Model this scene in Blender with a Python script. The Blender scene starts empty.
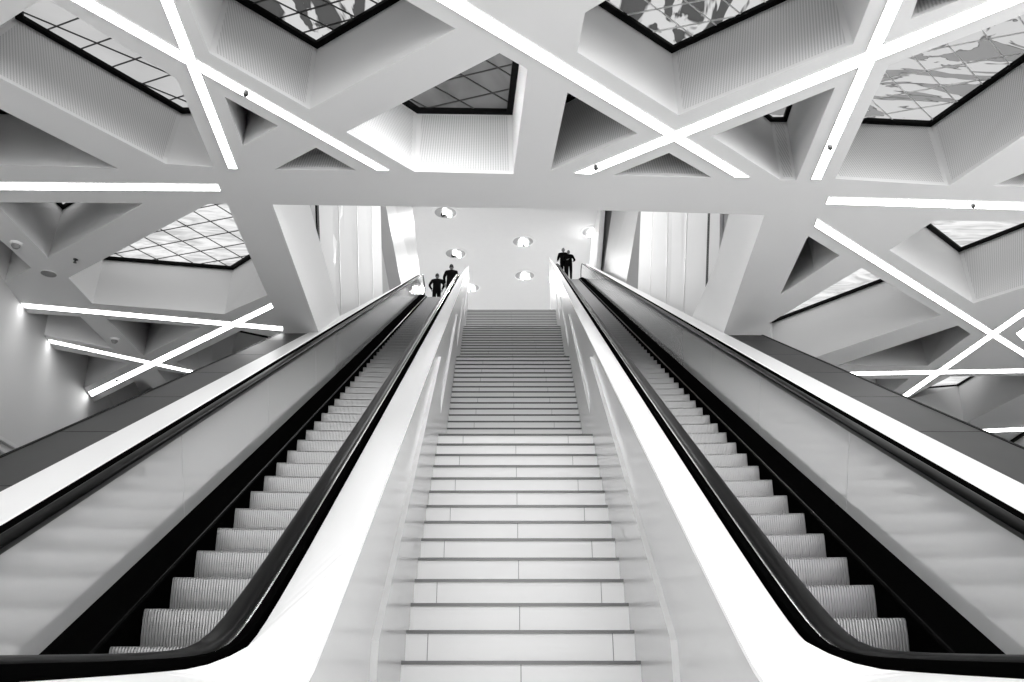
import bpy, bmesh, math, random
from mathutils import Vector, Matrix
from mathutils.geometry import delaunay_2d_cdt
random.seed(7)
S = bpy.context.scene
COL = S.collection

# ------------------------------------------------------------------ camera
EYE = 0.88                      # eye height above the lobby floor
PITCH = math.radians(22.2555)
FPX = 768.8                     # focal length in pixels of the 1024 px wide frame
CX, CY = 509.5, 341.0
cam = bpy.data.cameras.new('camera')
cam.sensor_width = 36.0
cam.lens = FPX / 1024 * 36.0
cam.shift_x = (512 - CX) / 1024
cam.clip_end = 300
cam_o = bpy.data.objects.new('camera', cam)
cam_o.location = (0, 0, EYE)
cam_o.rotation_euler = (math.pi / 2 + PITCH, 0, 0)
COL.objects.link(cam_o)
S.camera = cam_o

# ------------------------------------------------------------------ world, exposure
w = bpy.data.worlds.new('world')
S.world = w
w.use_nodes = True
w.node_tree.nodes['Background'].inputs[0].default_value = (1, 1, 1, 1)
w.node_tree.nodes['Background'].inputs[1].default_value = 4.0
S.view_settings.view_transform = 'Standard'
S.view_settings.look = 'None'
S.view_settings.exposure = 0.15
S.view_settings.gamma = 1.0
S.view_settings.use_curve_mapping = False
HALL_LAMP_POWER = 290.0
STRIP_EMISSION = 8.0

# ------------------------------------------------------------------ geometry of the place
CP, SP = math.cos(PITCH), math.sin(PITCH)
T30 = math.tan(math.radians(30))
ZC = 4.78 + EYE                 # underside of the lattice ceiling
CELL = 1.25                     # depth of its cells
ZI = ZC + CELL
ZHALL = 24.0 + EYE              # ceiling of the upper hall
XM = 0.07                       # centre line between the escalators
SPLAY = 0.042


def ray(x, y):
    u = CY - y
    return Vector((x - CX, FPX * CP - u * SP, FPX * SP + u * CP))


def at_z(x, y, z):
    r = ray(x, y)
    return Vector((0, 0, EYE)) + r * ((z - EYE) / r.z)


def at_y(x, y, d):
    r = ray(x, y)
    return Vector((0, 0, EYE)) + r * (d / r.y)


# ------------------------------------------------------------------ materials
def new_mat(name):
    m = bpy.data.materials.new(name)
    m.use_nodes = True
    return m, m.node_tree, m.node_tree.nodes['Principled BSDF']


def grey(name, v, rough=0.5, metal=0.0, spec=0.5, mottled=0.0, mscale=3.0, bump=0.0, bscale=60.0, coat=0.0):
    m, nt, b = new_mat(name)
    b.inputs['Base Color'].default_value = (v, v, v, 1)
    b.inputs['Roughness'].default_value = rough
    b.inputs['Metallic'].default_value = metal
    b.inputs['Specular IOR Level'].default_value = spec
    b.inputs['Coat Weight'].default_value = coat
    tc = nt.nodes.new('ShaderNodeTexCoord')
    if mottled:
        n = nt.nodes.new('ShaderNodeTexNoise')
        n.inputs['Scale'].default_value = mscale
        n.inputs['Detail'].default_value = 4
        r = nt.nodes.new('ShaderNodeMapRange')
        r.inputs[3].default_value = v * (1 - mottled)
        r.inputs[4].default_value = v * (1 + mottled)
        nt.links.new(tc.outputs['Object'], n.inputs['Vector'])
        nt.links.new(n.outputs['Fac'], r.inputs[0])
        nt.links.new(r.outputs[0], b.inputs['Base Color'])
    if bump:
        n2 = nt.nodes.new('ShaderNodeTexNoise')
        n2.inputs['Scale'].default_value = bscale
        bp = nt.nodes.new('ShaderNodeBump')
        bp.inputs['Strength'].default_value = bump
        bp.inputs['Distance'].default_value = 0.005
        nt.links.new(tc.outputs['Object'], n2.inputs['Vector'])
        nt.links.new(n2.outputs['Fac'], bp.inputs['Height'])
        nt.links.new(bp.outputs[0], b.inputs['Normal'])
    return m


def emit(name, v, s):
    m, nt, b = new_mat(name)
    b.inputs['Base Color'].default_value = (v, v, v, 1)
    b.inputs['Emission Color'].default_value = (v, v, v, 1)
    b.inputs['Emission Strength'].default_value = s
    return m


def perforated(name, base, dark):
    m, nt, b = new_mat(name)
    b.inputs['Roughness'].default_value = 0.6
    uv = nt.nodes.new('ShaderNodeTexCoord')
    sep = nt.nodes.new('ShaderNodeSeparateXYZ')
    nt.links.new(uv.outputs['UV'], sep.inputs[0])

    def wave(sock, pitch):
        a = nt.nodes.new('ShaderNodeMath'); a.operation = 'MULTIPLY'; a.inputs[1].default_value = 2 * math.pi / pitch
        s = nt.nodes.new('ShaderNodeMath'); s.operation = 'SINE'
        h = nt.nodes.new('ShaderNodeMath'); h.operation = 'MULTIPLY_ADD'; h.inputs[1].default_value = 0.5; h.inputs[2].default_value = 0.5
        nt.links.new(sock, a.inputs[0]); nt.links.new(a.outputs[0], s.inputs[0]); nt.links.new(s.outputs[0], h.inputs[0])
        return h.outputs[0]
    wu = wave(sep.outputs['X'], 0.027)
    wv = wave(sep.outputs['Y'], 0.036)
    mx = nt.nodes.new('ShaderNodeMath'); mx.operation = 'MULTIPLY_ADD'; mx.inputs[1].default_value = 0.45; mx.inputs[2].default_value = 0.55
    nt.links.new(wv, mx.inputs[0])
    pr = nt.nodes.new('ShaderNodeMath'); pr.operation = 'MULTIPLY'
    nt.links.new(wu, pr.inputs[0]); nt.links.new(mx.outputs[0], pr.inputs[1])
    r = nt.nodes.new('ShaderNodeMapRange')
    r.inputs[1].default_value = 0.15; r.inputs[2].default_value = 0.75
    r.inputs[3].default_value = base; r.inputs[4].default_value = dark
    nt.links.new(pr.outputs[0], r.inputs[0])
    nt.links.new(r.outputs[0], b.inputs['Base Color'])
    return m


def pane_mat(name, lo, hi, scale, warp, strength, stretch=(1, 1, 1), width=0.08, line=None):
    """skylight glass: reflections and the view beyond painted as glowing cloudy shapes"""
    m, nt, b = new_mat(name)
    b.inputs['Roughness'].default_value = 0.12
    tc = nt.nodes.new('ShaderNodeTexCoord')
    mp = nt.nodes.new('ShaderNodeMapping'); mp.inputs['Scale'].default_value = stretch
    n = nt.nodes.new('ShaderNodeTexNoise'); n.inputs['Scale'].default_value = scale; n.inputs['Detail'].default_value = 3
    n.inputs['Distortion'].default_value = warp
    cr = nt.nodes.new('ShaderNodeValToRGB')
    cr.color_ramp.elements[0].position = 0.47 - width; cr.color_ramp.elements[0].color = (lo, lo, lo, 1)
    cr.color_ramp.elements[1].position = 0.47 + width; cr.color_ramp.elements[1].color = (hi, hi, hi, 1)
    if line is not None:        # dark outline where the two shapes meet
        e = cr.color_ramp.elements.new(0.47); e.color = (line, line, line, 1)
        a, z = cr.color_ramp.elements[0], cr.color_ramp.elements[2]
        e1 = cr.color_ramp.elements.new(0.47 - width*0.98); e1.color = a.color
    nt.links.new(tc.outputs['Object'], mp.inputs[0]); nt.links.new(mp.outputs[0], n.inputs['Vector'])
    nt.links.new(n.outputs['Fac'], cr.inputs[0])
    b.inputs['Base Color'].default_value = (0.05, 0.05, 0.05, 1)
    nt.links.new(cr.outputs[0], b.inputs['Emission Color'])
    b.inputs['Emission Strength'].default_value = strength  # the pane itself glows in place of daylight behind it
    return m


M = {}
M['ceil'] = grey('ceiling plaster', 0.71, 0.7, mottled=0.03, mscale=0.6)
M['perf'] = perforated('perforated plaster', 0.70, 0.48)
M['hall'] = grey('hall ceiling paint', 0.70, 0.6, mottled=0.02)
M['wall'] = grey('wall paint', 0.62, 0.7, mottled=0.03, mscale=0.5)
M['panelw'] = grey('white wall panel', 0.68, 0.6, mottled=0.02, mscale=0.8)
M['reveal'] = grey('white reveal paint', 0.93, 0.7)
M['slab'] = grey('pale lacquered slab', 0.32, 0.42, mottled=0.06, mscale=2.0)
M['shade'] = grey('painted opening shade', 0.17, 0.6)  # dark grey holds the shadow of an opening
M['floor'] = grey('pale stone floor', 0.80, 0.35, mottled=0.05)
M['tile'] = grey('white stair stone', 0.73, 0.28, mottled=0.02, mscale=1.5)
M['joint'] = grey('stone joint', 0.22, 0.8)
M['nosing'] = grey('steel nosing', 0.09, 0.3, metal=0.6)
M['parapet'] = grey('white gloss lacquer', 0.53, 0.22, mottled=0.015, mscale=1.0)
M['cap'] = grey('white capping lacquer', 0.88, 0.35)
M['clad'] = grey('white side cladding', 0.70, 0.35)
M['black'] = grey('black glossy skirt', 0.0015, 0.5, spec=0.0)
M['rubber'] = grey('black handrail rubber', 0.003, 0.3, spec=0.015)
M['chrome'] = grey('polished steel', 0.75, 0.22, metal=1.0)
M['dark_steel'] = grey('dark steel', 0.05, 0.3, metal=0.6)
M['step'] = grey('escalator step metal', 0.36, 0.42, metal=0.7, mottled=0.05, mscale=4)
M['satin'] = grey('satin glass', 0.98, 0.1, metal=0.6)
M['deck'] = grey('dark slate tile', 0.028, 0.45, spec=0.15, mottled=0.3, mscale=2.5, bump=0.05)
M['frame'] = grey('black skylight frame', 0.003, 0.6, spec=0.1)
M['bar_d'] = grey('dark glazing bar', 0.03, 0.4)
M['bar_l'] = grey('pale glazing bar', 0.75, 0.4)
M['strip'] = emit('light diffuser', 1.0, STRIP_EMISSION)
M['channel'] = grey('light channel', 0.8, 0.5)
M['bulb'] = emit('bulb', 1.0, 14.0)
M['reflector'] = grey('lamp reflector', 0.35, 0.3, metal=0.6)
M['plastic'] = grey('white plastic', 0.7, 0.4)
M['grille'] = grey('grey grille', 0.22, 0.6)
M['cloth'] = grey('black cloth', 0.003, 0.9, spec=0.05)
M['skin'] = grey('skin', 0.16, 0.6)
M['hair'] = grey('dark hair', 0.012, 0.6)
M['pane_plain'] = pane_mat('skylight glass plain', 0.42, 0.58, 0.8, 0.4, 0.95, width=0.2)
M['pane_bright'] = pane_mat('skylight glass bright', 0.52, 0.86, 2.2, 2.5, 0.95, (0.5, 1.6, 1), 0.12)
M['pane_painted_view'] = pane_mat('skylight glass painted view', 0.26, 0.58, 1.3, 3.5, 0.95, (0.45, 1.3, 1), 0.014, line=0.06)
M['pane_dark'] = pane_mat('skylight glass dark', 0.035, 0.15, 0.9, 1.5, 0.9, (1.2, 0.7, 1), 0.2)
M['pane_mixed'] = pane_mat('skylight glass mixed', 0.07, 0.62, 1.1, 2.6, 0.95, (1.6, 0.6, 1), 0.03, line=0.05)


# ------------------------------------------------------------------ object helpers
class MB:
    """collects polygons into ONE mesh object"""
    def __init__(self):
        self.v, self.f, self.m, self.uv = [], [], [], {}

    def add(self, pts, faces, mi=0):
        o = len(self.v)
        self.v += [tuple(p) for p in pts]
        for fc in faces:
            self.f.append([o + i for i in fc]); self.m.append(mi)

    def quad(self, a, b, c, d, mi=0, uvs=None):
        o = len(self.v)
        self.v += [tuple(a), tuple(b), tuple(c), tuple(d)]
        self.f.append([o, o + 1, o + 2, o + 3]); self.m.append(mi)
        if uvs: self.uv[len(self.f) - 1] = uvs

    def box(self, x0, x1, y0, y1, z0, z1, mi=0):
        p = [(x0, y0, z0), (x1, y0, z0), (x1, y1, z0), (x0, y1, z0), (x0, y0, z1), (x1, y0, z1), (x1, y1, z1), (x0, y1, z1)]
        self.add(p, [(0, 3, 2, 1), (4, 5, 6, 7), (0, 1, 5, 4), (1, 2, 6, 5), (2, 3, 7, 6), (3, 0, 4, 7)], mi)

    def prism(self, base, off, mi=0):
        """base polygon (3D points) extruded by the vector off"""
        n = len(base); off = Vector(off)
        p = [Vector(q) for q in base] + [Vector(q) + off for q in base]
        fs = [tuple(range(n - 1, -1, -1)), tuple(range(n, 2 * n))]
        fs += [(i, (i + 1) % n, n + (i + 1) % n, n + i) for i in range(n)]
        self.add(p, fs, mi)

    def loft(self, rings, closed=True, caps=True, mi=0):
        n = len(rings[0]); fs = []
        pts = [q for r in rings for q in r]
        for k in range(len(rings) - 1):
            for i in range(n if closed else n - 1):
                j = (i + 1) % n
                fs.append((k * n + i, k * n + j, (k + 1) * n + j, (k + 1) * n + i))
        if caps and closed:
            fs.append(tuple(range(n - 1, -1, -1)))
            fs.append(tuple((len(rings) - 1) * n + i for i in range(n)))
        self.add(pts, fs, mi)

    def bar(self, a, b, wd, ht):
        a, b = Vector(a), Vector(b); d = (b - a).normalized()
        s = d.cross(Vector((0, 0, 1)))
        s = s.normalized() if s.length > 1e-6 else Vector((1, 0, 0))
        u = s.cross(d)
        r = [s * wd / 2 + u * ht / 2, -s * wd / 2 + u * ht / 2, -s * wd / 2 - u * ht / 2, s * wd / 2 - u * ht / 2]
        self.loft([[a + q for q in r], [b + q for q in r]])

    def lathe(self, prof, c, axis=(0, 0, 1), n=32, mi=0):
        c = Vector(c); q = Vector((0, 0, 1)).rotation_difference(Vector(axis))
        rings = [[c + q @ Vector((r * math.cos(2 * math.pi * i / n), r * math.sin(2 * math.pi * i / n), z)) for i in range(n)] for r, z in prof]
        self.loft(rings, True, True, mi)

    def build(self, name, mats, parent=None, smooth=False, bevel=0.0):
        if not isinstance(mats, (list, tuple)): mats = [mats]
        o0 = org(parent)
        me = bpy.data.meshes.new(name)
        me.from_pydata([tuple(Vector(p) - o0) for p in self.v], [], self.f)
        for m in mats: me.materials.append(m)
        for i, p in enumerate(me.polygons):
            p.material_index = self.m[i]
            p.use_smooth = smooth
        if self.uv:
            l = me.uv_layers.new(name='uv')
            for i, p in enumerate(me.polygons):
                if i in self.uv:
                    for k, li in enumerate(p.loop_indices): l.data[li].uv = self.uv[i][k]
        bm = bmesh.new(); bm.from_mesh(me)
        bmesh.ops.remove_doubles(bm, verts=bm.verts, dist=1e-5)
        bmesh.ops.recalc_face_normals(bm, faces=bm.faces)
        bm.to_mesh(me); bm.free()
        ob = bpy.data.objects.new(name, me)
        COL.objects.link(ob)
        if parent is not None: ob.parent = parent
        ORG[ob] = o0
        if bevel:
            bv = ob.modifiers.new('bevel', 'BEVEL'); bv.width = bevel; bv.segments = 2; bv.limit_method = 'ANGLE'
        return ob


ORG = {}


def org(o):
    return ORG.get(o, Vector((0, 0, 0))) if o is not None else Vector((0, 0, 0))


def tag(o, label, cat, group=None):
    o['label'] = label; o['category'] = cat
    if group: o['group'] = group
    return o


def thing(name, label, cat, loc, group=None):
    o = bpy.data.objects.new(name, None)
    o.empty_display_size = 0.2
    o.location = loc
    COL.objects.link(o)
    ORG[o] = Vector(loc)
    return tag(o, label, cat, group)


def structure(o):
    o['kind'] = 'structure'
    return o


# ------------------------------------------------------------------ long sloping lines
def soft(a, b, k):              # smooth maximum
    s = a - b
    return b + 0.5 * (s + math.sqrt(s * s + k * k))


def nose(Y):                    # nosing line of both escalators
    return EYE + 0.28 + T30 * (Y - 5.241)


CREST = {-1: 27.8, 1: 38.9}


def axis(sg, Y):
    return XM + sg * (1.93 + SPLAY * (Y - 5))


def zline(sg, Y, h, flat):
    z = soft(nose(Y) + h, flat, 0.14)
    top = nose(CREST[sg]) + h
    return -soft(-z, -top, 0.14)


def stair_x(sg, Y, off=0.0):
    return 0.065 + sg * (0.679 + 0.044 * (Y - 4.727) + off)


def yrange(a, b, knots=()):
    ys = [a]
    y = a
    while y < b - 1e-6:
        st = 0.12 if (y < 4.2) else 1.5
        for kn in knots:
            if abs(y - kn) < 1.2: st = 0.15
        y = min(b, y + st)
        ys.append(y)
    return ys


def ruled(mb, sg, section, ys, zf, mi=0):
    """section: list of (offset from the escalator axis, height); follows the slope"""
    rings = []
    for Y in ys:
        r = []
        for q, h in section:
            q = q(Y) if callable(q) else q
            r.append((axis(sg, Y) + sg * q, Y, zf(Y, h)))
        rings.append(r)
    mb.loft(rings, True, True, mi)


# ================================================================== THE SETTING
mb = MB(); mb.box(-16, 16, -10, 62, -0.3, 0.0)
structure(mb.build('floor', M['floor']))

# lattice ceiling ---------------------------------------------------
# every cell: (opening corners, inner corners, perforated sides, pane or None)
C = []
def cell(outer, inner=None, perf=(), pane=None, key=None):
    C.append((outer, inner, perf, pane, key))

cell([(45,-3),(177,79),(213.7,167),(166,164),(-40,57),(-38,50)], [(90,-60),(240,70),(232,113),(182,113.5),(15.5,18.5),(8,-25)], (3,), 'pane_plain', 'a')
cell([(209,52.7),(309.4,109.4),(455.4,28.7),(330,-43),(172,-45)], [(224.7,-6.3),(317.2,48.8),(412,-7),(340,-70),(215,-70)], (0,), 'pane_mixed', 'b')
cell([(346.3,132),(414.2,171.6),(513.4,174),(527.7,69.3),(499.5,53.1)], [(345,66),(417.3,113.3),(512.6,114.6),(524,25),(495,5)], (0,1), 'pane_dark', 'c')
cell([(577.4,52.3),(678.5,115.2),(853,44),(885,-38),(640,-20),(585,12.7)], [(565,-16.6),(671.7,53.1),(836.3,-23),(850,-70),(640,-90),(575,-50)], (1,), 'pane_mixed', 'd')
cell([(551.1,170),(637,133.4),(567.5,92.5)], [(545,114.5),(628,69),(560,55)], (0,), 'pane_dark', 'e')
cell([(613,175.4),(711.6,177.5),(669,152.9)], [(605,115),(715,117),(668,98)], (0,))
cell([(711.9,136.3),(780.8,180.2),(796.4,180.2),(835,87.3)], [(733,92),(770.5,121.6),(786.7,121.3),(802,76)], (1,), 'pane_painted_view', 'f')
cell([(835.3,178.9),(949,185.7),(1090,91),(1110,-18),(888.5,65.4)], [(820,121.5),(931,126.5),(1075,26),(1090,-80),(905,-10)], (0,1), 'pane_painted_view', 'g')
cell([(911,19),(975,-6),(922,-14)], [(905,-40),(960,-60),(925,-60)], (0,))
cell([(-60,164.5),(67,166.3),(118.2,168.7),(-60,78.6)], [(-70,113),(60,114),(82,112),(-50,50)], (), 'pane_dark', 'h')
cell([(224.8,96.8),(243,145.7),(278.2,126.1)], [(240,60),(249,98),(262,75)])
cell([(274.3,169.7),(356.3,170.5),(315.9,147.6)], [(280,113),(352,113),(316,95)], (0,))
cell([(-5.5,202.2),(47.9,257.8),(143,203.3)], [(30,178),(62.9,209.5),(105,184)], (), 'pane_bright', 'i')
cell([(4.9,281.8),(31.3,268),(-9,231.5),(-25,241)])
cell([(68.4,277.9),(92.2,303.3),(224.2,314),(267.2,295),(227.1,203.7),(207.6,204)], [(80,243),(104,259.3),(233,269.7),(292,233),(262,165),(230,165)], (), 'pane_bright', 'j')
cell([(38,333.6),(112.9,348.7),(80.1,316.5),(22,312.8)])
cell([(107,319.2),(143.6,356),(201,327)], [(128,290),(151,318),(180,292)])
cell([(78,391.4),(129.5,363.6),(52,348.5)])
cell([(157,369.3),(180,400),(212,379.4)])
cell([(90,404),(141.6,378),(185,418),(130,452)])
cell([(176.4,362.3),(241,330.6),(277,338),(300,345),(220,388)], [(200,322),(250,290),(300,300),(290,343.3),(238,332)], (), 'pane_dark', 'k')
cell([(780.5,294.5),(815,272),(839.5,255.4),(807.9,235.9)], [(790,240),(808,238),(812,225),(800,190)])
cell([(769.8,323),(861.6,267.7),(941,315),(775,371)], [(742,302),(865,225),(925,265.6),(772.5,322.7)], (), 'pane_bright', 'l')
cell([(889.4,250.2),(973.4,303.3),(1090,267),(1075,223),(935.3,220.3)], [(903,209.5),(958.8,252),(1080,205),(1060,170),(930,170)], (1,), 'pane_bright', 'm')
cell([(838,365),(927.5,365.5),(970.5,334),(957.8,325.5)], [(850,325),(919,332),(960,305),(950,298)])
cell([(850,379),(880,402),(909,378.6)])
cell([(900,402),(964.6,424),(1060,375),(950,376.6)], [(926,388.5),(958,386),(985,370),(955,355)], (), 'pane_bright', 'n')
cell([(993,185.7),(1090,190),(1080,150)], [(985,135),(1085,140),(1070,100)], (0,))

open_px = [(272.7,204.6),(400,206.3),(540,208.7),(720,213.6),(764.5,215),(723,334.7)]
left_e = at_z(318.5,332,ZC); right_e = at_z(723,334.7,ZC)
opening = [at_z(x,y,ZC).to_2d() for x, y in open_px] + [Vector((3.6,16.0)), Vector((-3.5,16.0)), left_e.to_2d()]

def inside(p, poly):
    r = False; n = len(poly)
    for i in range(n):
        a, b = poly[i], poly[(i+1) % n]
        if (a[1] > p[1]) != (b[1] > p[1]) and p[0] < (b[0]-a[0])*(p[1]-a[1])/(b[1]-a[1])+a[0]: r = not r
    return r

bound = [Vector(q) for q in ((-15.6,-5),(15.6,-5),(15.6,24),(-15.6,24))]
polys = [[at_z(x,y,ZC).to_2d() for x, y in c[0]] for c in C]
vs, es = [], []
for pl in [bound] + polys + [opening]:
    o = len(vs); vs += pl
    es += [(o+i, o+(i+1) % len(pl)) for i in range(len(pl))]
ov, oe, of, _a, _b, _c = delaunay_2d_cdt(vs, es, [], 1, 1e-4)
mb = MB()
keep = []
for fc in of:
    cen = sum((ov[i] for i in fc), Vector((0, 0))) / len(fc)
    if not any(inside(cen, pl) for pl in polys + [opening]): keep.append(tuple(fc))
mb.add([(p.x, p.y, ZC) for p in ov], keep, 0)
INNER = {}
for (outer, inner, perf, pane, key), pl in zip(C, polys):
    n = len(outer)
    O = [Vector((p.x, p.y, ZC)) for p in pl]
    if inner: I = [at_z(x, y, ZI) for x, y in inner]
    else:
        cen = sum(O, Vector()) / n
        I = [Vector((p.x + (cen.x-p.x)*0.3, p.y + (cen.y-p.y)*0.3, ZI)) for p in O]
    INNER[key] = (I, pane)
    for i in range(n):
        j = (i+1) % n
        a, b, c, d = O[i], O[j], I[j], I[i]
        ux = (b-a).normalized(); uy = (d-a) - ux*(d-a).dot(ux); uy.normalize()
        if i in perf:
            # a plain lip frames the perforated sheet
            e = 0.05
            L = lambda s, t: (a.lerp(b, s)).lerp(d.lerp(c, s), t)
            la, lb = (b-a).length, max((c-d).length, .05)
            s0 = min(0.2, e/la); t0 = min(0.2, 0.07/max((d-a).length, .1))
            g = [L(s0,t0), L(1-s0,t0), L(1-s0,1-t0*.6), L(s0,1-t0*.6)]
            mb.quad(*g, mi=1, uvs=[((q-a).dot(ux), (q-a).dot(uy)) for q in g])
            r = [L(0,0), L(1,0), L(1,1), L(0,1)]
            for k in range(4): mb.quad(r[k], r[(k+1) % 4], g[(k+1) % 4], g[k], 0)
        else:
            mb.quad(a, b, c, d, 0)
    if not pane: mb.add(I, [tuple(range(n))], 0)
# the sides of the big stair opening
Op = [Vector((p.x, p.y, ZC)) for p in opening]
for i in range(len(Op)):
    a, b = Op[i], Op[(i+1) % len(Op)]
    up = Vector((0, 0, CELL))
    mb.quad(a, b, b+up, a+up, 2)
structure(mb.build('ceiling', [M['ceil'], M['perf'], M['reveal']]))

# lobby side walls ---------------------------------------------------
pa, pb = at_z(5.5,282.7,ZC), at_z(92.8,400.5,ZC)
dl = (pb-pa).normalized()
p0, p1 = pa - dl*9, pa + dl*22
nl = Vector((-dl.y, dl.x, 0))
mb = MB(); mb.prism([(p0.x,p0.y,0),(p1.x,p1.y,0),(p1.x,p1.y,ZI+.05),(p0.x,p0.y,ZI+.05)], nl*0.2)
structure(mb.build('wall_left', M['wall']))
r0, r1 = [], []
def wall_hit(x, y):
    r = ray(x, y); n = nl
    return Vector((0,0,EYE)) + r*((pa - Vector((0,0,EYE))).dot(n)/r.dot(n))
q0, q1 = wall_hit(-60,405.5), wall_hit(24,453)
mb = MB(); mb.bar(q0 - nl*.03, q1 - nl*.03, 0.05, 0.05); mb.bar(q0 - nl*.03 - Vector((0,0,.14)), q1 - nl*.03 - Vector((0,0,.14)), 0.05, 0.04)
structure(mb.build('trim_1', M['panelw']))
pc, pd = at_z(1010.5,442,ZC), at_z(1023,434,ZC)
dr = (pd-pc).normalized(); nr = Vector((dr.y, -dr.x, 0))
if nr.x < 0: nr = -nr
p0, p1 = pc - dr*6, pc + dr*11
mb = MB(); mb.prism([(p0.x,p0.y,0),(p1.x,p1.y,0),(p1.x,p1.y,ZI+.05),(p0.x,p0.y,ZI+.05)], Vector((nr.x,nr.y,0))*0.2)
structure(mb.build('wall_right', M['wall']))
mb = MB(); mb.bar(pc - nr*.04 - Vector((0,0,.03)) - dr*2, pd - nr*.04 - Vector((0,0,.03)) + dr*6, 0.06, 0.06)
structure(mb.build('trim_2', M['frame']))
mb = MB(); mb.box(-15.5,15.5,23.5,23.7,0,ZC)
structure(mb.build('wall_back', M['wall']))

# upper hall ----------------------------------------------------------
mb = MB(); mb.box(-16,16,3.0,62,ZHALL,ZHALL+0.3)
structure(mb.build('ceiling_upper', M['hall']))
mb = MB(); mb.box(-15.5,15.5,5.6,5.9,ZI+.1,ZHALL)
structure(mb.build('wall_front_blocker', M['deck']))  # unseen dark wall added to keep the upper hall risers dim
for sx in (-1,1):               # side walls stop short; open gap added to let daylight onto the ceiling
    mb = MB(); mb.box(sx*15.2-.15,sx*15.2+.15,5.6,62,ZC-2,ZHALL-3)
    structure(mb.build('wall_hall_side', M['hall']))
mb = MB(); mb.box(-15.5,15.5,61.7,62,0,ZHALL)
structure(mb.build('wall_hall_end', M['hall']))

def upper_panel(sg, joints, name, planeoff):
    """leaning wall panels between neighbouring joints; joint = (top px, bottom px)"""
    P = []
    for (tx,ty),(bx,by) in joints:
        r = ray(bx,by)
        # the foot stands on the vertical plane X = sg*(planeoff + 0.045*(Y-10))
        t = sg*(planeoff-0.45)/(r.x - sg*0.045*r.y)
        B = Vector((0,0,EYE)) + r*t
        Tp = at_y(tx,ty,B.y)
        d = (Tp-B)/(Tp.z-B.z)
        zt = ZHALL; zb = B.z-2.0
        P.append((B + d*(zb-B.z), B + d*(zt-B.z)))
    lean = lambda k: (P[k][1]-P[k][0])/(P[k][1].z-P[k][0].z)
    P[0] = (P[0][0], P[0][0] + lean(1)*(P[0][1].z-P[0][0].z))
    P[-1] = (P[-1][0], P[-1][0] + lean(-2)*(P[-1][1].z-P[-1][0].z))
    for k in range(len(P)-1):
        (b0,t0),(b1,t1) = P[k],P[k+1]
        g = 0.028
        dv = (b1-b0).normalized()*g
        mb = MB(); mb.prism([b0+dv,b1-dv,t1-dv,t0+dv], Vector((sg*0.06,0,0)))
        structure(mb.build(name, M['panelw']))
    for k in range(2, len(P)-1):   # pale fins cover the joints
        b,t = P[k]
        mb = MB(); mb.prism([b+Vector((0,-.035,0)), b+Vector((0,.035,0)), t+Vector((0,.035,0)), t+Vector((0,-.035,0))], Vector((-sg*0.015,0,0)))
        structure(mb.build('trim_4', M['cap']))
    b0,t0 = P[0]; b1,t1 = P[-1]
    mb = MB(); mb.prism([b0,b1,t1,t0], Vector((sg*0.1,0,0)))
    for i in range(len(mb.v)): mb.v[i] = (mb.v[i][0]+sg*0.08, mb.v[i][1], mb.v[i][2])
    structure(mb.build(name, M['cap']))
    # return face at the far end
    mb = MB(); mb.prism([b1,(b1.x+sg*5,b1.y+.2,b1.z),(t1.x+sg*5,t1.y+.2,t1.z),t1], (0,0.1,0))
    structure(mb.build(name, M['wall']))
    return P

PL = upper_panel(-1, [((296,206),(308,336)),((317.6,206),(319.5,262)),((338.2,206),(341,313)),((356.8,206),(358.7,303)),((371.5,206),(373.1,295.5)),((383.4,207),(383.4,290))], 'wall_left_upper', 3.7)
PR = upper_panel(1, [((735,213),(724,336)),((709,213),(706.6,290)),((687.4,213),(684,302)),((668,213),(666,300)),((652.7,211.5),(650,295)),((641,211.5),(638,290))], 'wall_right_upper', 3.9)

def dark_gap(P, sg):
    b, t = P[1]
    mb = MB(); mb.prism([b+Vector((0,-.10,0)), b+Vector((0,.10,0)), t+Vector((0,.10,0)), t+Vector((0,-.10,0))], Vector((sg*0.07,0,0)))
    for i in range(len(mb.v)): mb.v[i] = (mb.v[i][0]-sg*0.004, mb.v[i][1], mb.v[i][2])
    structure(mb.build('trim_3', M['frame']))
dark_gap(PL,-1); dark_gap(PR,1)

def leaning_slab(name, near, far, yn, yf, thick, mat):
    (nt,nb),(ft,fb) = near, far
    def line(t,b,Y):
        B = at_y(b[0],b[1],Y); Tp = at_y(t[0],t[1],Y); d = (Tp-B)/(Tp.z-B.z)
        return B + d*(-3.0), B + d*(ZHALL-B.z)
    b0,t0 = line(nt,nb,yn); b1,t1 = line(ft,fb,yf)
    mb = MB(); mb.prism([b0,b1,t1,t0], thick)
    return structure(mb.build(name, mat))
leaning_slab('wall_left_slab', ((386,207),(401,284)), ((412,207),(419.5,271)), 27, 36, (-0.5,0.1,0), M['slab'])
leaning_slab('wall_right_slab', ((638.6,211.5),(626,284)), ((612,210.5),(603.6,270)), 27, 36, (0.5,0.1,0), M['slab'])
leaning_slab('wall_right_recess_shade', ((613,210),(604.5,264)), ((599.5,210),(595.5,264)), 37, 38, (0.1,0.3,0), M['shade'])  # dark sheet painted as the shadow in an opening
leaning_slab('wall_right_pier', ((600.5,210),(596.5,264)), ((593.8,210),(589.5,266)), 36.8, 42, (0.3,0.4,0), M['panelw'])
mb = MB(); mb.box(-14,-5.6,38,38.3,ZC+6,ZHALL)
structure(mb.build('wall_left_return', M['wall']))
mb = MB(); mb.box(6.2,14,38.4,38.7,ZC+6,ZHALL)
structure(mb.build('wall_right_return', M['panelw']))
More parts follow.
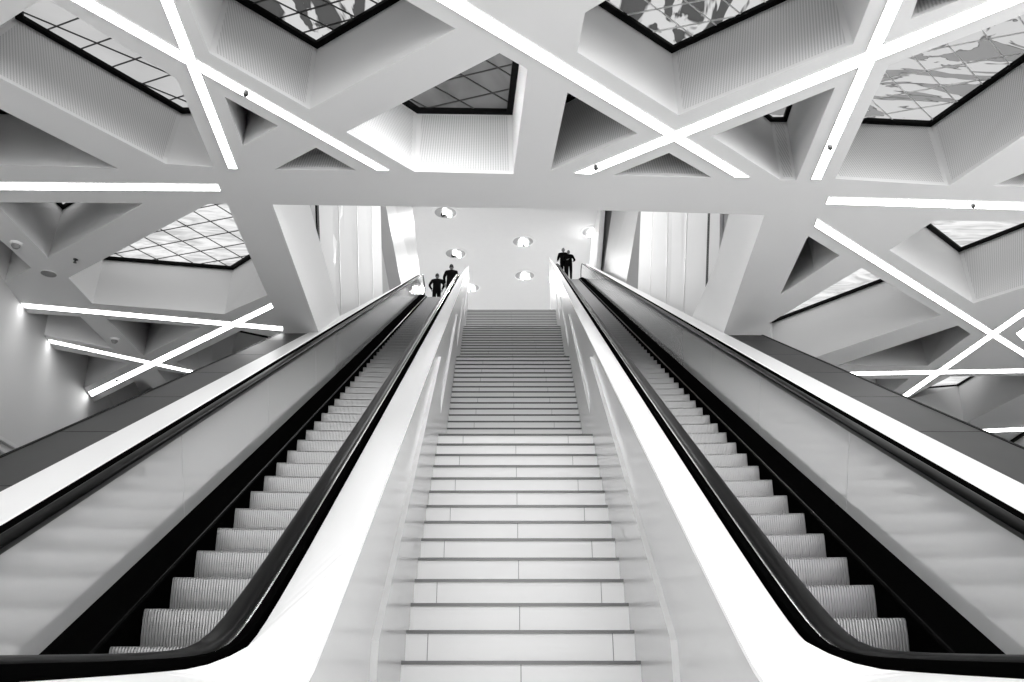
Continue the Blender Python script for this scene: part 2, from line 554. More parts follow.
# landings at the heads of the escalators and the stairs
for sg in (-1,1):
    Y = CREST[sg]+0.45; z = nose(CREST[sg])
    xa, xb = sorted((XM+sg*1.4+sg*0.04*(Y-5), XM+sg*4.6+sg*0.04*(Y-5)))
    mb = MB(); mb.box(xa,xb,Y,Y+6,z-0.5,z)
    structure(mb.build('floor_upper', M['floor']))

# ================================================================== STAIRS
R_, T_ = 0.17, 0.248
PITCHF = 18*T_ + 1.172          # one flight and its landing
st = thing('staircase', 'wide white stone staircase with dark steel nosings rising between the two escalators', 'stairs', (0.065, 3.73, 0))
for fl in range(4):
    for i in range(18):
        Y0 = 4.727 + fl*PITCHF + (i-4)*T_
        z1 = (fl*18 + i + 1)*R_
        Y1 = Y0 + T_ + (1.172 if i == 17 else 0) + (2.0 if (fl == 3 and i == 17) else 0)
        z0 = max(0.0, z1 - R_ - 0.15)
        mb = MB()
        # columns across: stone slabs and the joints between them
        cuts = [0.0] if (i + (fl == 1)) % 2 == 0 else [-0.558, 0.558]
        def xs(Y):
            hw = stair_x(1,Y) - 0.065 + 0.02
            out = [-hw]
            for c in cuts: out += [c-0.0025, c+0.0025]
            return [0.065 + q for q in out + [hw]]
        a, b = xs(Y0), xs(Y1)
        for k in range(len(a)-1):
            mi = 1 if k % 2 else 0
            yo = 0.002 if mi else 0
            mb.quad((a[k],Y0+yo,z0),(a[k+1],Y0+yo,z0),(a[k+1],Y0+yo,z1-yo),(a[k],Y0+yo,z1-yo),mi)
            mb.quad((a[k],Y0+yo,z1-yo),(a[k+1],Y0+yo,z1-yo),(b[k+1],Y1,z1-yo),(b[k],Y1,z1-yo),mi)
        mb.quad((a[0],Y0,z0),(a[-1],Y0,z0),(b[-1],Y1,z0),(b[0],Y1,z0))
        mb.quad((a[0],Y0,z0),(a[0],Y0,z1),(b[0],Y1,z1),(b[0],Y1,z0))
        mb.quad((a[-1],Y0,z0),(a[-1],Y0,z1),(b[-1],Y1,z1),(b[-1],Y1,z0))
        mb.quad((b[0],Y1,z0),(b[-1],Y1,z0),(b[-1],Y1,z1),(b[0],Y1,z1))
        s = mb.build('step', [M['tile'], M['joint']], st)
        mb = MB(); hw = stair_x(1,Y0) - 0.065 + 0.012
        mb.box(0.065-hw,0.065+hw,Y0-0.012,Y0+0.03,z1-0.017,z1+0.003)
        mb.build('nosing', M['nosing'], s)

# parapets between stairs and escalators
def ztop_in(sg, Y):
    z = soft(nose(Y)+1.40, EYE-0.10, 0.05)
    return -soft(-z, -(nose(CREST[sg])+1.40), 0.1)
for sg in (-1,1):
    side = 'left' if sg < 0 else 'right'
    other = 'right' if sg < 0 else 'left'
    ye = CREST[sg]+0.35
    ys = yrange(1.3, ye, (CREST[sg],))
    pt = thing('stair_parapet', 'glossy white sloping parapet wall with slanted capping on the %s side of the stairs' % side, 'parapet wall', (stair_x(sg,1.3),1.3,0), 'parapets of the stairs')
    mb = MB(); rings = []
    for Y in ys:
        zb = max(0.0, nose(Y)-2.2)
        xi = stair_x(sg,Y,0.03); xo = axis(sg,Y)-sg*0.84
        zt = ztop_in(sg,Y)
        rings.append([(xi,Y,zb),(xi,Y,zt-.004),(xi+(xo-xi)*.5,Y,(zt+zline(sg,Y,0.955,EYE-.055))/2-.03),(xo,Y,zline(sg,Y,0.94,EYE-0.07)),(xo,Y,zb)])
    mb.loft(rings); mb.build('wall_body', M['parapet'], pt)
    mb = MB(); rings = []
    for Y in ys:
        xi = stair_x(sg,Y,0.022); xo = axis(sg,Y)-sg*0.83
        zt = ztop_in(sg,Y)+0.012; zo = zline(sg,Y,0.99,EYE-0.05)
        rings.append([(xi,Y,zt-.02),(xi,Y,zt),(xo,Y,zo),(xo,Y,zo-.02)])
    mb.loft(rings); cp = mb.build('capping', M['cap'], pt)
    cp['label'] = 'brighter white capping'
    for fl in range(4):
        Ya = 3.55 + fl*PITCHF - (0 if fl == 0 else 0.9); Yb = 7.9 + fl*PITCHF
        if fl == 3: Yb = min(Yb, ye-0.6)
        def zl(Y, dz=0.90): return EYE - 0.03 + R_/T_*(Y-4.727-fl*PITCHF) + fl*18*R_ + dz
        zz = lambda Y: max(0.0, zl(Y,-0.5))
        pr = [(Ya,zl(Ya)-.15),(Ya,zl(Ya)),(Yb,zl(Yb)),(Yb+0.72,zl(Yb)-0.95),(Yb+0.72,zz(Yb+0.72)),(Ya,max(0,zz(Ya)))]
        rings = [[(stair_x(sg,Y,0.0),Y,z) for Y,z in pr],[(stair_x(sg,Y,0.05),Y,z) for Y,z in pr]]
        mb = MB(); mb.loft(rings)
        wp = mb.build('handrail_panel', M['parapet'], pt)

# ================================================================== ESCALATORS
def step_mesh():
    """one escalator step: cleated riser and tread, nosing edge at the origin"""
    prof = [(0.035,-0.235),(0.018,-0.16),(0.006,-0.08),(0.0,-0.02),(0.006,-0.004),(0.02,0.0),(0.40,0.0)]
    hw = 0.475; n = 52; xs = []
    for k in range(n):
        x0 = -hw + 2*hw*k/n; p = 2*hw/n
        xs += [(x0,0),(x0+p*.5,0),(x0+p*.55,1),(x0+p*.95,1)]
    xs.append((hw,0))
    mb = MB(); rings = []
    for x, g in xs:
        r = []
        for k,(y,z) in enumerate(prof):
            if g:
                if k <= 3: y += 0.013
                else: z -= 0.010; y += 0.008 if k < 6 else 0
            r.append((x,y,z))
        rings.append(r)
    mb.loft(rings, closed=False, caps=False)
    for sx in (-1,1):
        mb.add([(sx*(hw+.001),y,z) for y,z in prof]+[(sx*(hw+.001),0.40,-0.235)],[tuple(range(8))])
    o = mb.build('step', M['step'])
    return o

def sweep(mb, path, sg, sec):
    """path: (Y,z,offset) list; sec: (u across, v up) section"""
    rings = []; n = len(path)
    pts = [Vector((axis(sg,Y)+sg*q, Y, z)) for Y,z,q in path]
    lat = Vector((1, sg*SPLAY, 0)).normalized()
    for i in range(n):
        t = (pts[min(n-1,i+1)]-pts[max(0,i-1)]).normalized()
        nm = lat.cross(t).normalized()
        rings.append([pts[i]+lat*u+nm*v for u,v in sec])
    mb.loft(rings)

def rail_path(sg, q, ya, yb):
    """handrail centre line with a newel turn at both ends"""
    ys = yrange(ya, yb, (CREST[sg],))
    P = [(Y, zline(sg,Y,1.03,EYE-0.005), q) for Y in ys]
    R = 0.28
    y0,z0,_ = P[0]; y1,z1,_ = P[-1]
    a = [(y0-R*math.sin(t), z0-R+R*math.cos(t), q) for t in [math.pi*k/10 for k in range(10,0,-1)]]
    b = [(y1+R*math.sin(t), z1-R+R*math.cos(t), q) for t in [math.pi*k/10 for k in range(1,11)]]
    return a+P+b

HR = [(0.048*math.copysign(abs(math.cos(t))**0.7,math.cos(t)), 0.021*math.copysign(abs(math.sin(t))**0.8,math.sin(t))-0.021) for t in [2*math.pi*k/14 for k in range(14)]]
for sg in (-1,1):
    side = 'left' if sg < 0 else 'right'
    esc = thing('escalator', 'long %s escalator with black handrails, %s' % (side, 'two people at its head seen from behind' if sg < 0 else 'two people facing down at its head'), 'escalator', (axis(sg,3.0),3.0,0), 'escalators')
    o0 = org(esc)
    proto = step_mesh(); first = True
    k = -3
    phase = 0.0 if sg < 0 else (-0.105)
    while True:
        Y = 5.241 + phase + 0.4*k
        if Y > CREST[sg]+0.3: break
        s = proto if first else proto.copy()
        if not first: COL.objects.link(s)
        first = False
        s.parent = esc
        s.location = Vector((axis(sg,Y),Y,min(nose(Y),nose(CREST[sg])))) - o0
        s.rotation_euler = (0,0,math.atan(SPLAY)*(-sg))
        k += 1
    # combs and landing plates
    mb = MB(); x = axis(sg,3.1); mb.box(x-.5,x+.5,1.2,3.55,0,0.03); mb.build('comb_plate', M['chrome'], esc)
    Yt = CREST[sg]; x = axis(sg,Yt+.6); mb = MB(); mb.box(x-.6,x+.6,Yt+.3,Yt+1.9,nose(Yt)-.02,nose(Yt)+.012); mb.build('comb_plate', M['dark_steel'], esc)
    zf = lambda Y, h: zline(sg,Y,h,0.02+h*0.84)
    ys = yrange(1.4, CREST[sg]+1.0, (CREST[sg],))
    # steel body under the steps
    mb = MB(); ruled(mb, sg, [(-.6,-.45),(.6,-.45),(1.0,-1.1),(-.6,-1.1)], yrange(3.6,CREST[sg]+1.0,(CREST[sg],)), lambda Y,h: max(0.004+0.01*(h+1.2), nose(Y)+h) if Y < CREST[sg] else nose(CREST[sg])+h)
    mb.build('truss', M['black'], esc)
    for e in (-1,1):               # inner (-1) and outer (+1) balustrade
        mb = MB(); ruled(mb, sg, [(e*.478,-.3),(e*.478,.06),(e*.50,.085),(e*.690,.165),(e*.72,.165),(e*.72,-.3)], ys, zf)
        sk = mb.build('skirt_panel', M['black'], esc)
        mb = MB(); ruled(mb, sg, [(e*.484,.066),(e*.490,.084),(e*.498,.088),(e*.492,.066)], ys, zf); mb.build('skirt_edge', M['rubber'], sk)
        # glass, cut into lengths by joints square to the slope
        seams = []
        y = 1.8 if sg < 0 else 1.9
        while y < CREST[sg]+.6:
            seams.append(y); y += 2.15
        seams.append(CREST[sg]+.95)
        for a, b in zip(seams[:-1], seams[1:]):
            yl = [a+.003] + [q for q in ys if a+.02 < q < b-.02] + [b-.003]
            mb = MB(); rings = []
            for Y in yl:
                r = []
                for qq,h in ((.695,.16),(.695,.955),(.707,.955),(.707,.16)):
                    Yk = Y - T30*(h-.5)*0.75 if 3.3 < Y < CREST[sg]-1 else Y
                    r.append((axis(sg,Yk)+sg*e*qq, Yk, zf(Y,h) if Yk == Y else zf(Yk,h)))
                rings.append(r)
            mb.loft(rings); mb.build('balustrade_panel', M['satin'], esc)
        mb = MB(); pth = rail_path(sg, e*.712, 1.0, CREST[sg]+0.95); sweep(mb, pth, sg, HR); hr = mb.build('handrail', M['rubber'], esc, smooth=True)
        mb = MB(); sweep(mb, [(Y,z-.046,q) for Y,z,q in pth[10:-10]], sg, [(.022,.008),(-.022,.008),(-.018,-.035),(.018,-.035)]); mb.build('guide_rail', M['dark_steel'], hr)
        mb = MB(); sweep(mb, [(Y,z-.030,q+e*.053) for Y,z,q in pth[10:-10]], sg, [(.006,.006),(-.006,.006),(-.006,-.006),(.006,-.006)]); mb.build('rail_bead', M['chrome'], hr)
        mb = MB(); ruled(mb, sg, [(e*.715,-.3),(e*.715,.93),(e*.745,.965),(e*.772,1.0),(e*(.852 if e > 0 else .805),1.0),(e*(.852 if e > 0 else .805),-.3)], ys, zf); mb.build('outer_channel', M['black'], esc)
    # white side cladding between outer handrail and slate deck
    qi = lambda Y: 0.857
    qo = (lambda Y: 1.19-.018*(Y-4.57)) if sg < 0 else (lambda Y: 1.165-.006*(Y-4.7))
    hcl = lambda Y,h: zline(sg,Y,h,EYE-0.03+(h-.98)) if h > 0 else zline(sg,Y,h,0.0)
    mb = MB(); ruled(mb, sg, [(qi,-.3),(qi,.985),(lambda Y: qi(Y)+.02,.998),(qo,1.0),(qo,-.3)], ys, hcl)
    ob = mb.build('side_cladding', M['clad'], esc); ob['label'] = 'white cladding band outside the outer handrail'

    # slate deck beside the escalator, ending under the lattice ceiling
    wo = (lambda Y: 1.646-.025*(Y-5.2)) if sg < 0 else (lambda Y: 1.677-.003*(Y-5.4))
    Yend = 11.22 if sg < 0 else 11.02
    joints = [2.4,3.55,4.7,5.85,7.0,8.15,9.3,10.45]
    dk = thing('sloping_deck', 'dark slate tiled deck sloping up along the outer side of the %s escalator' % side, 'deck', (axis(sg,1.4)+sg*1.4,1.4,0), 'slate decks')
    q2 = lambda Y: qo(Y)+.004
    edges = [1.4]+joints+[Yend]
    for a, b in zip(edges[:-1], edges[1:]):
        mb = MB(); ruled(mb, sg, [(q2,.93),(q2,.992),(wo,.992),(wo,.93)], [a+.006,b-.006], hcl)
        mb.build('deck_tile', M['deck'], dk)
    mb = MB(); ruled(mb, sg, [(q2,-.3),(q2,.926),(lambda Y: wo(Y)-.01,.926),(lambda Y: wo(Y)-.01,-.3)], [y for y in ys if y < Yend]+[Yend], hcl)
    ob = mb.build('deck_body', M['joint'], dk)
    mb = MB(); ruled(mb, sg, [(lambda Y: wo(Y)+.002,.80),(lambda Y: wo(Y)+.002,.998),(lambda Y: wo(Y)+.03,.998),(lambda Y: wo(Y)+.03,.80)], [y for y in ys if y < Yend]+[Yend], hcl)
    mb.build('edge_rail', M['frame'], dk)

# ================================================================== SKYLIGHTS IN THE CELLS
def clip_line(poly, p, d):
    """parameters where the line p+t*d crosses a convex-ish polygon"""
    ts = []; n = len(poly)
    for i in range(n):
        a, b = poly[i], poly[(i+1) % n]; e = b-a
        den = d.x*e.y - d.y*e.x
        if abs(den) < 1e-9: continue
        t = ((a.x-p.x)*e.y-(a.y-p.y)*e.x)/den
        s = ((a.x-p.x)*d.y-(a.y-p.y)*d.x)/den
        if 0 <= s < 1: ts.append(t)
    return sorted(ts)

sky_label = {
 'a': 'long plain grey skylight with dark glazing lines in the top left ceiling cell',
 'b': 'skylight with angular dark and pale pattern in the cell left of top centre',
 'c': 'dark skylight pane above the brightly lit ceiling cell in the middle',
 'd': 'skylight with dark and pale bars in the cell right of top centre',
 'e': 'sliver of dark skylight in the triangular cell right of the bright cell',
 'f': 'tiny skylight in the triangular cell between the crossing light strips on the right',
 'g': 'large skylight with curling grey and white shapes in the top right ceiling cell',
 'h': 'sliver of dark skylight in the flat triangular cell at the left edge',
 'i': 'tiny bright skylight in the triangular cell just below the left horizontal light strip',
 'j': 'bright white skylight with fine grid in the big cell left of the stair opening',
 'k': 'narrow dark skylight frame in the last cell before the left slate deck',
 'l': 'slanting bright skylight beside the head of the right slate deck',
 'm': 'bright rippled skylight below the right horizontal light strip',
 'n': 'small bright skylight low on the right near the far crossing strips'}
for key, (I, pane) in INNER.items():
    if not pane: continue
    cen = sum(I, Vector())/len(I)
    t = thing('skylight', sky_label[key], 'skylight', (cen.x,cen.y,ZI), 'skylights in the ceiling cells')
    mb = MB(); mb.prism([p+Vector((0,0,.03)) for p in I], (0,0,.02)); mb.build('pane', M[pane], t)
    ins = []
    n = len(I); fw = 0.075 if key not in ('i','n','f') else 0.05
    area = sum(I[i].x*I[(i+1) % n].y-I[(i+1) % n].x*I[i].y for i in range(n))
    sgn = 1 if area > 0 else -1
    for i in range(n):
        d0 = (I[i]-I[i-1]).normalized(); d1 = (I[(i+1) % n]-I[i]).normalized()
        n0 = Vector((-d0.y,d0.x,0))*sgn; n1 = Vector((-d1.y,d1.x,0))*sgn
        b = (n0+n1); b = b/max(0.35, b.length_squared)*2 if b.length > 1e-6 else n0
        ins.append(I[i] + b*fw)
    mb = MB()
    rings = [[p+Vector((0,0,-.01)) for p in I],[p+Vector((0,0,-.01)) for p in ins],[p+Vector((0,0,.04)) for p in ins],[p+Vector((0,0,.04)) for p in I]]
    for a in range(4):
        for i in range(n):
            j = (i+1) % n; r0 = rings[a]; r1 = rings[(a+1) % 4]
            mb.quad(r0[i],r0[j],r1[j],r1[i])
    mb.build('frame', M['frame'], t)
    # glazing bars: two families of parallel lines (one line of each, and the next line over)
    fams = {'a': (((48,31),(83,18),(82,50)), ((20,13),(178,79),(188,104))),
            'b': (((328,4.9),(360,21.5),(345,-12)), ((290.9,16.6),(328,5.9),(318,30))),
            'c': (((433.5,87.9),(468.7,107.4),(458.9,75.2)), ((462.8,101.6),(513.6,89.8),(470.6,76.2))),
            'd': (((645.7,2),(686.8,33),(690,8)), ((627,16.6),(697.5,3),(640,36))),
            'g': (((911.9,56.6),(954.9,101.6),(945,43)), ((919.7,53.7),(982,42),(890,79))),
            'j': (((193,212.5),(243.8,242.7),(175,221)), ((180.3,242.7),(237.9,232),(193,226)))}
    if key in fams:
        poly = [p.to_2d() for p in I]
        mb = MB()
        bw = 0.012 if key != 'j' else 0.009
        for pa_, pb_, pn_ in fams[key]:
            A, Bq, N = (at_z(*q, ZI).to_2d() for q in (pa_, pb_, pn_))
            d = (Bq-A).normalized(); nn = Vector((-d.y,d.x)); sp = max(.25, abs((N-A).dot(nn)))
            for k in range(-9,10):
                p = A + nn*k*sp
                ts = clip_line(poly, p, d)
                if len(ts) >= 2 and ts[-1]-ts[0] > .05:
                    a, b = p+d*ts[0], p+d*ts[-1]
                    mb.bar((a.x,a.y,ZI+.024),(b.x,b.y,ZI+.024),bw,.012)
        mb.build('glazing_bars', M['bar_l'] if key in ('d','g') else M['bar_d'], t)

# ================================================================== LIGHT STRIPS
strips = [
 ([(52,-11),(76,-10),(389.8,170),(377,170)], 'long light strip slanting down right from the top left corner to the middle beam'),
 ([(157,-9),(170,-9),(237.7,168.5),(228.4,168)], 'steep light strip crossing the long slanting strip at top left'),
 ([(-40,181.3),(218,183.8),(221,190.6),(-40,189.2)], 'horizontal light strip on the left half of the wide cross beam'),
 ([(420,-10),(448,-9.5),(750.2,177),(735.3,177)], 'long light strip slanting down right from top centre past the bright cell'),
 ([(574,172.5),(1010,-8),(1040,-6),(590.5,174)], 'long light strip rising right to the top right corner'),
 ([(892,-10),(907,-10),(820.9,179.2),(811,179)], 'steep light strip crossing the rising strip at top right'),
 ([(828.4,196.8),(1060,203.2),(1060,210.6),(825.5,203.7)], 'horizontal light strip on the right half of the wide cross beam'),
 ([(817,218.3),(1060,373.5),(1060,379),(814.3,226)], 'light strip slanting down right below the right horizontal strip'),
 ([(21,302.7),(283,326.3),(283,330.5),(24.5,307.3)], 'nearly level light strip low on the left, under the big grid skylight'),
 ([(271,302.7),(273.6,307.2),(91.8,396.3),(88.5,391.5)], 'light strip low on the left slanting down from the stair opening to the wall'),
 ([(48.4,338.8),(200,371.8),(200,374.6),(50.4,342.4)], 'lowest left light strip running from the wall behind the slate deck'),
 ([(895,400),(1040,297.5),(1048,298),(901,401)], 'light strip low on the right rising right from the slate deck'),
 ([(840,372),(1060,367.7),(1060,371.6),(840,375)], 'nearly level thin light strip low on the right'),
 ([(980,429),(1045,426.2),(1045,429.8),(985,432)], 'short light strip at the lower right above the deck edge'),
 ([(1016,333),(1038,318),(1042,330),(1023,340)], 'short stub of light strip at the right frame edge'),
]
spots = {0: (246,92.8), 4: (596,167), 5: (830,146.6), 6: (973,205), 9: (117,380)}
for si, (px, lab) in enumerate(strips):
    P = [at_z(x,y,ZC) for x,y in px]
    cen = sum(P, Vector())/4
    t = thing('light_strip', lab, 'ceiling light', (cen.x,cen.y,ZC), 'linear lights in the ceiling beams')
    dz = 0.002 + 0.0006*si
    lo = [p+Vector((0,0,-dz)) for p in P]; up = [p+Vector((0,0,.02)) for p in P]
    mb = MB(); mb.add(lo, [(0,1,2,3)], 0); mb.add(up, [(0,1,2,3)], 1)
    for i in range(4): mb.quad(lo[i],lo[(i+1) % 4],up[(i+1) % 4],up[i],1)
    mb.build('diffuser', [M['strip'], M['channel']], t)
    rim = []
    for i in range(4):
        d = (P[i]-cen).normalized(); 
        rim.append(P[i]+d*0.012)
    mb = MB()
    for i in range(4):
        mb.bar(P[i]+Vector((0,0,-.004)),P[(i+1) % 4]+Vector((0,0,-.004)),.008,.008)
    mb.build('edge_trim', M['channel'], t)
    if si in spots:
        c = at_z(*spots[si], ZC-.02)
        mb = MB(); mb.lathe([(0.01,0.03),(0.024,0.025),(0.026,-.02),(0.02,-.03),(0.01,-.03)], c, n=16); mb.lathe([(.012,-.03),(.012,-.04)], c, n=12)
        mb.build('spot_head', M['dark_steel'], t)

# unseen lamp added to flood the bright cell, high on its near side
a, b = at_z(384,96,ZC+.55), at_z(476,50,ZC+.55)
t = thing('cell_fill_lamp', 'added unseen lamp bar flooding the bright middle ceiling cell from its near side', 'lamp', (a+b)/2)
mb = MB(); off = Vector((0,.03,0)); mb.bar(a+off,b+off,.05,.05); mb.build('tube', emit('cell fill lamp', 1.0, 38.0), t)
mb = MB(); off = Vector((-.01,0,.03)); mb.bar(a+off,b+off,.03,.11); mb.build('housing', M['channel'], t)

# small fittings on the left beams
def disc_fit(name, lab, cat, x, y, r, mat, dome):
    c = at_z(x,y,ZC)
    t = thing(name, lab, cat, c)
    if dome:
        mb = MB(); mb.lathe([(r,0.0),(r,-.025),(r*.85,-.03)], c, n=28); mb.build('base', M['plastic'], t)
        mb = MB(); mb.lathe([(r*.7,-.03),(r*.66,-.05),(r*.4,-.075),(.008,-.08)], c, n=28); mb.build('sensor_head', M['grille'], t)
    else:
        mb = MB(); mb.lathe([(r,0.0),(r,-.012),(r*.92,-.016)], c, n=32); mb.build('grille', mat, t)
        mb = MB(); mb.lathe([(r*1.08,0.0),(r*1.08,-.006),(r,-.006)], c, n=32); mb.build('rim', M['plastic'], t)
disc_fit('smoke_detector', 'round white smoke detector on the beam at the left frame edge', 'smoke detector', 16.6, 243, .075, None, True)
disc_fit('smoke_detector', 'round smoke detector on the short beam between two low left light strips', 'smoke detector', 115, 338.8, .075, None, True)
disc_fit('ceiling_speaker', 'flat grey round loudspeaker grille where the left beams meet', 'speaker', 48.8, 273.4, .095, M['grille'], False)
c = at_z(75.6,259.3,ZC)
t = thing('sprinkler', 'tiny sprinkler head on the beam right of the grey speaker grille', 'sprinkler', c)
mb = MB(); mb.lathe([(.03,0),(.03,-.008),(.01,-.01),(.01,-.04),(.022,-.045),(.022,-.05)], c, n=16); mb.build('head', M['dark_steel'], t)

# round downlights in the white hall ceiling
downs = [(445.5,212.5,21.6,'round recessed downlight highest and leftmost in the white hall ceiling'),
         (455.5,253.5,19.7,'round recessed downlight just above the people on the left escalator'),
         (523,241.5,20.2,'round recessed downlight right of centre, upper of its pair'),
         (524.6,275.5,18.9,'round recessed downlight right of centre, lower of its pair above the stairs'),
         (470,287.6,18.0,'round downlight half hidden behind the end of the left parapet'),
         (592,232,19.5,'round downlight half hidden behind the pier on the right')]
spots_xyz = []
for x,y,wp,lab in downs:
    c = at_z(x,y,ZHALL)
    spots_xyz.append((c, wp*(c.y*CP+(c.z-EYE)*SP)/FPX/2, lab, x))
for cx,cy,lab in [(-1.3,15.5,'added unseen downlight in the hall ceiling nearest the front wall, left of the stairs'),(1.5,15.5,'added unseen downlight in the hall ceiling nearest the front wall, right of the stairs'),
                  (-1.4,22,'added unseen downlight in the hall ceiling above the middle of the left escalator'),(1.6,22,'added unseen downlight in the hall ceiling above the middle of the right escalator'),
                  (0.2,29,'added unseen downlight in the hall ceiling above the head of the stairs')]:
    spots_xyz.append((Vector((cx,cy,ZHALL)), 0.6, lab, 500))  # unseen lamps added to brighten the hall stairs and wall panels
for c, r, lab, x in spots_xyz:
    t = thing('downlight', lab, 'ceiling light', c, 'round downlights in the hall ceiling')
    mb = MB(); mb.lathe([(r*1.28,0.0),(r*1.28,-.015),(r*1.02,-.03),(r,-.02),(r,0)], c, n=40); mb.build('trim_ring', M['hall'], t)
    mb = MB(); mb.lathe([(r,-.012),(r*.96,-.016),(r*.3,-.012),(.01,-.012)], c, n=40); mb.build('reflector', M['reflector'], t)
    for k,(ax,ay) in enumerate(((-.05,-.25),(.35,.25),(-.25,.3))):
        if k == 2 and x < 460: 
            mb = MB(); mb.lathe([(r*.2,-.02),(r*.2,-.1),(r*.12,-.14)], c+Vector((ax*r,ay*r,0)), n=16); mb.build('lamp_housing', M['frame'], t)
            continue
        mb = MB(); mb.lathe([(r*.12,-.02),(r*.2,-.08),(r*.19,-.16),(r*.08,-.2)], c+Vector((ax*r,ay*r,0)), n=16); mb.build('bulb', M['bulb'], t, smooth=True)
    ld = bpy.data.lights.new('downlight_lamp','AREA'); ld.shape = 'DISK'; ld.size = r*1.6; ld.energy = HALL_LAMP_POWER*(1.7 if x == 500 else 0.3 if x == 592 else 1.0)
    lo = bpy.data.objects.new('lamp', ld); COL.objects.link(lo); lo.parent = t; lo.location = (0,0,-.25)

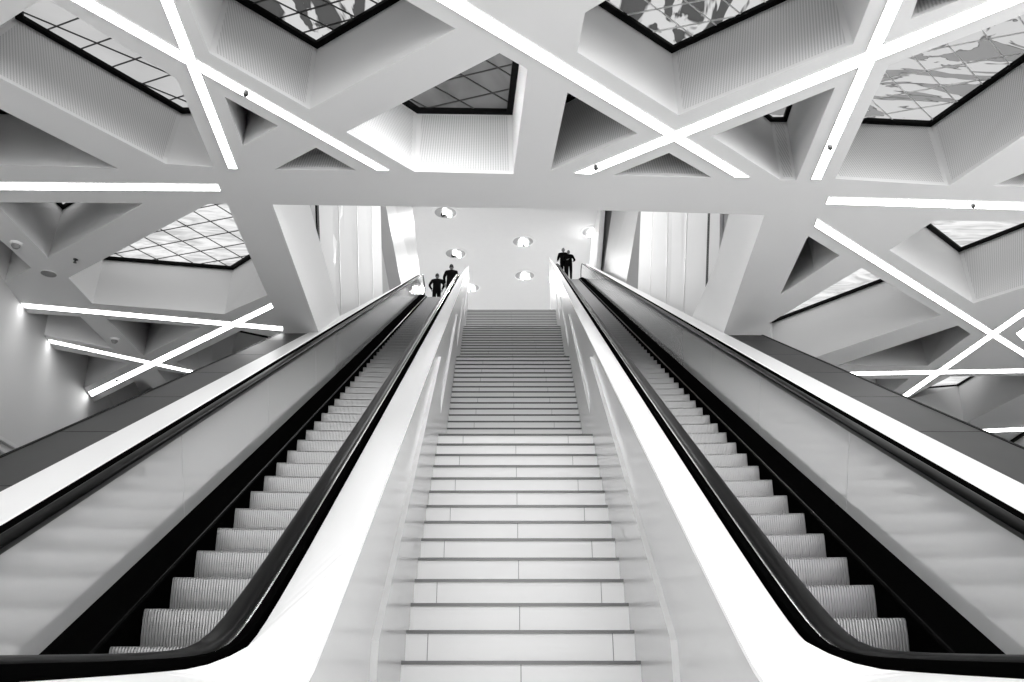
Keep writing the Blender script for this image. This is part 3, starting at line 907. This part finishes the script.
# ================================================================== PEOPLE
def person(label, base, face, h, arms, lean=0.0, stride=0.12, step_drop=0.0):
    """base = point between the feet; face = heading angle; arms = ((elbow),(hand)) left and right in body frame"""
    t = thing('person', label, 'person', base, 'people at the escalator heads')
    B = Vector(base); s = h/1.75
    cs, sn = math.cos(face), math.sin(face)
    def W(x,y,z):                    # body frame: x right, y forward, z up
        y += lean*max(0,z-0.9)
        return B + Vector((x*cs - y*sn, x*sn + y*cs, z))*s
    def skin_obj(name, nodes, edges, mat, root=0, sub=1):
        me = bpy.data.meshes.new(name)
        me.from_pydata([tuple(W(*p[:3])-B) for p in nodes], edges, [])
        o = bpy.data.objects.new(name, me); COL.objects.link(o); o.parent = t
        m = o.modifiers.new('skin','SKIN'); m.use_smooth_shade = True
        for i,p in enumerate(nodes):
            sv = me.skin_vertices[0].data[i]
            rr = p[3] if isinstance(p[3], tuple) else (p[3],p[3])
            sv.radius = (rr[0]*s, rr[1]*s); sv.use_root = (i == root)
        ss = o.modifiers.new('sub','SUBSURF'); ss.levels = sub; ss.render_levels = sub
        me.materials.append(mat)
        return o
    f0, f1 = stride, -stride
    n = [(0,0,.95,(.19,.14)),(0,0,1.12,(.185,.135)),(0,.01,1.30,(.205,.145)),(0,0,1.43,(.15,.11)),(0,.01,1.50,(.065,.065)),
         (.095,0,.88,.11),(.10,f0*.6+.03,.50,.085),(.10,f0,.09,.062),(.10,f0+.13,.04,.042),
         (-.095,0,.88,.11),(-.10,f1*.6+.03,.50,.085),(-.10,f1,.09,.062),(-.10,f1+.13,.04,.042)]
    e = [(0,1),(1,2),(2,3),(3,4),(0,5),(5,6),(6,7),(7,8),(0,9),(9,10),(10,11),(11,12)]
    for sx, (el, ha) in ((1,arms[0]),(-1,arms[1])):
        k = len(n)
        n += [(sx*.20,0,1.41,.085),(sx*el[0],el[1],el[2],.066),(sx*ha[0],ha[1],ha[2],.045)]
        e += [(3,k),(k,k+1),(k+1,k+2)]
    body = skin_obj('body', n, e, M['cloth'])
    # head with nose, ears, hair
    head = MB(); 
    def ell(mb, c, r, nu=16, nv=12, cut=-1.0):
        rings = []
        for iv in range(nv+1):
            ph = -math.pi/2 + math.pi*iv/nv
            if math.sin(ph) < cut: continue
            rings.append([W(c[0]+r[0]*math.cos(ph)*math.cos(2*math.pi*i/nu), c[1]+r[1]*math.cos(ph)*math.sin(2*math.pi*i/nu), c[2]+r[2]*math.sin(ph)) for i in range(nu)])
        mb.loft(rings)
    ell(head,(0,.02,1.635),(.075,.095,.118))
    ell(head,(0,.118,1.62),(.014,.018,.026),8,6)
    for sx in (-1,1): ell(head,(sx*.078,.01,1.63),(.012,.022,.032),8,6)
    hd = head.build('head', M['skin'], t, smooth=True)
    hm = MB(); ell(hm,(0,-.012,1.645),(.085,.098,.122),16,12,-.35); hm.build('hair', M['hair'], t, smooth=True)
    fm = MB()
    for sx in (-1,1): ell(fm,(sx*.03,.106,1.645),(.012,.008,.007),8,6)
    ell(fm,(0,.108,1.575),(.024,.008,.006),8,6)
    fm.build('eyes_and_mouth', M['hair'], hd)
    for sx, (el, ha) in ((1,arms[0]),(-1,arms[1])):
        el = Vector((sx*el[0],el[1],el[2])); ha = Vector((sx*ha[0],ha[1],ha[2]))
        d = (ha-el).normalized(); side = d.cross(Vector((0,1,0.2)))
        side = side.normalized() if side.length > .1 else Vector((1,0,0))
        up = side.cross(d)
        nn = [(*(ha-d*.02),.026),(*(ha+d*.07),(.036,.018))]; ee = [(0,1)]
        for q,(o,l) in enumerate(((-.03,.07),(-.01,.082),(.01,.078),(.03,.06))):
            k = len(nn); p0 = ha+d*.085+side*o; p1 = p0+d*l*.55+up*.008; p2 = p1+d*l*.45+up*.026
            nn += [(*p0,.0095),(*p1,.0088),(*p2,.0075)]; ee += [(1,k),(k,k+1),(k+1,k+2)]
        k = len(nn); p0 = ha+d*.03+side*.045*sx; p1 = p0+d*.045+side*.02*sx
        nn += [(*p0,.011),(*p1,.009)]; ee += [(0,k),(k,k+1)]
        skin_obj('hand', nn, ee, M['skin'], 0, 1)
    return t

zl_ = nose(CREST[-1])
relaxed = ((.24,-.05,1.14),(.25,.05,.90))
akimbo = ((.33,-.04,1.17),(.22,.10,1.02))
def px_base(x, Y, z): 
    return (((x-CX)/FPX)*(Y*CP+(z+1.0-EYE)*SP), Y, z)
person('taller person in black seen from behind at the head of the left escalator', px_base(451,28.5,zl_), 0.0, 1.80, (relaxed, ((.29,.0,1.16),(.24,.08,.93))))
person('shorter person in black seen from behind, elbows out, on the left escalator', px_base(436.8,29.1,zl_), 0.0, 1.68, (akimbo, akimbo))
person('rear person of the dark pair at the head of the right escalator', px_base(563.6,38.75,nose(38.7)), math.pi, 1.98, (((.27,.02,1.15),(.30,.16,.98)), ((.25,.05,1.15),(.16,.22,1.05))), lean=.05)
person('front person of the dark pair on the top step of the right escalator', px_base(568.8,38.35,nose(38.35)), math.pi, 1.84, (((.27,.02,1.15),(.10,.22,1.08)), ((.33,-.02,1.17),(.24,.12,1.03))), stride=.05)
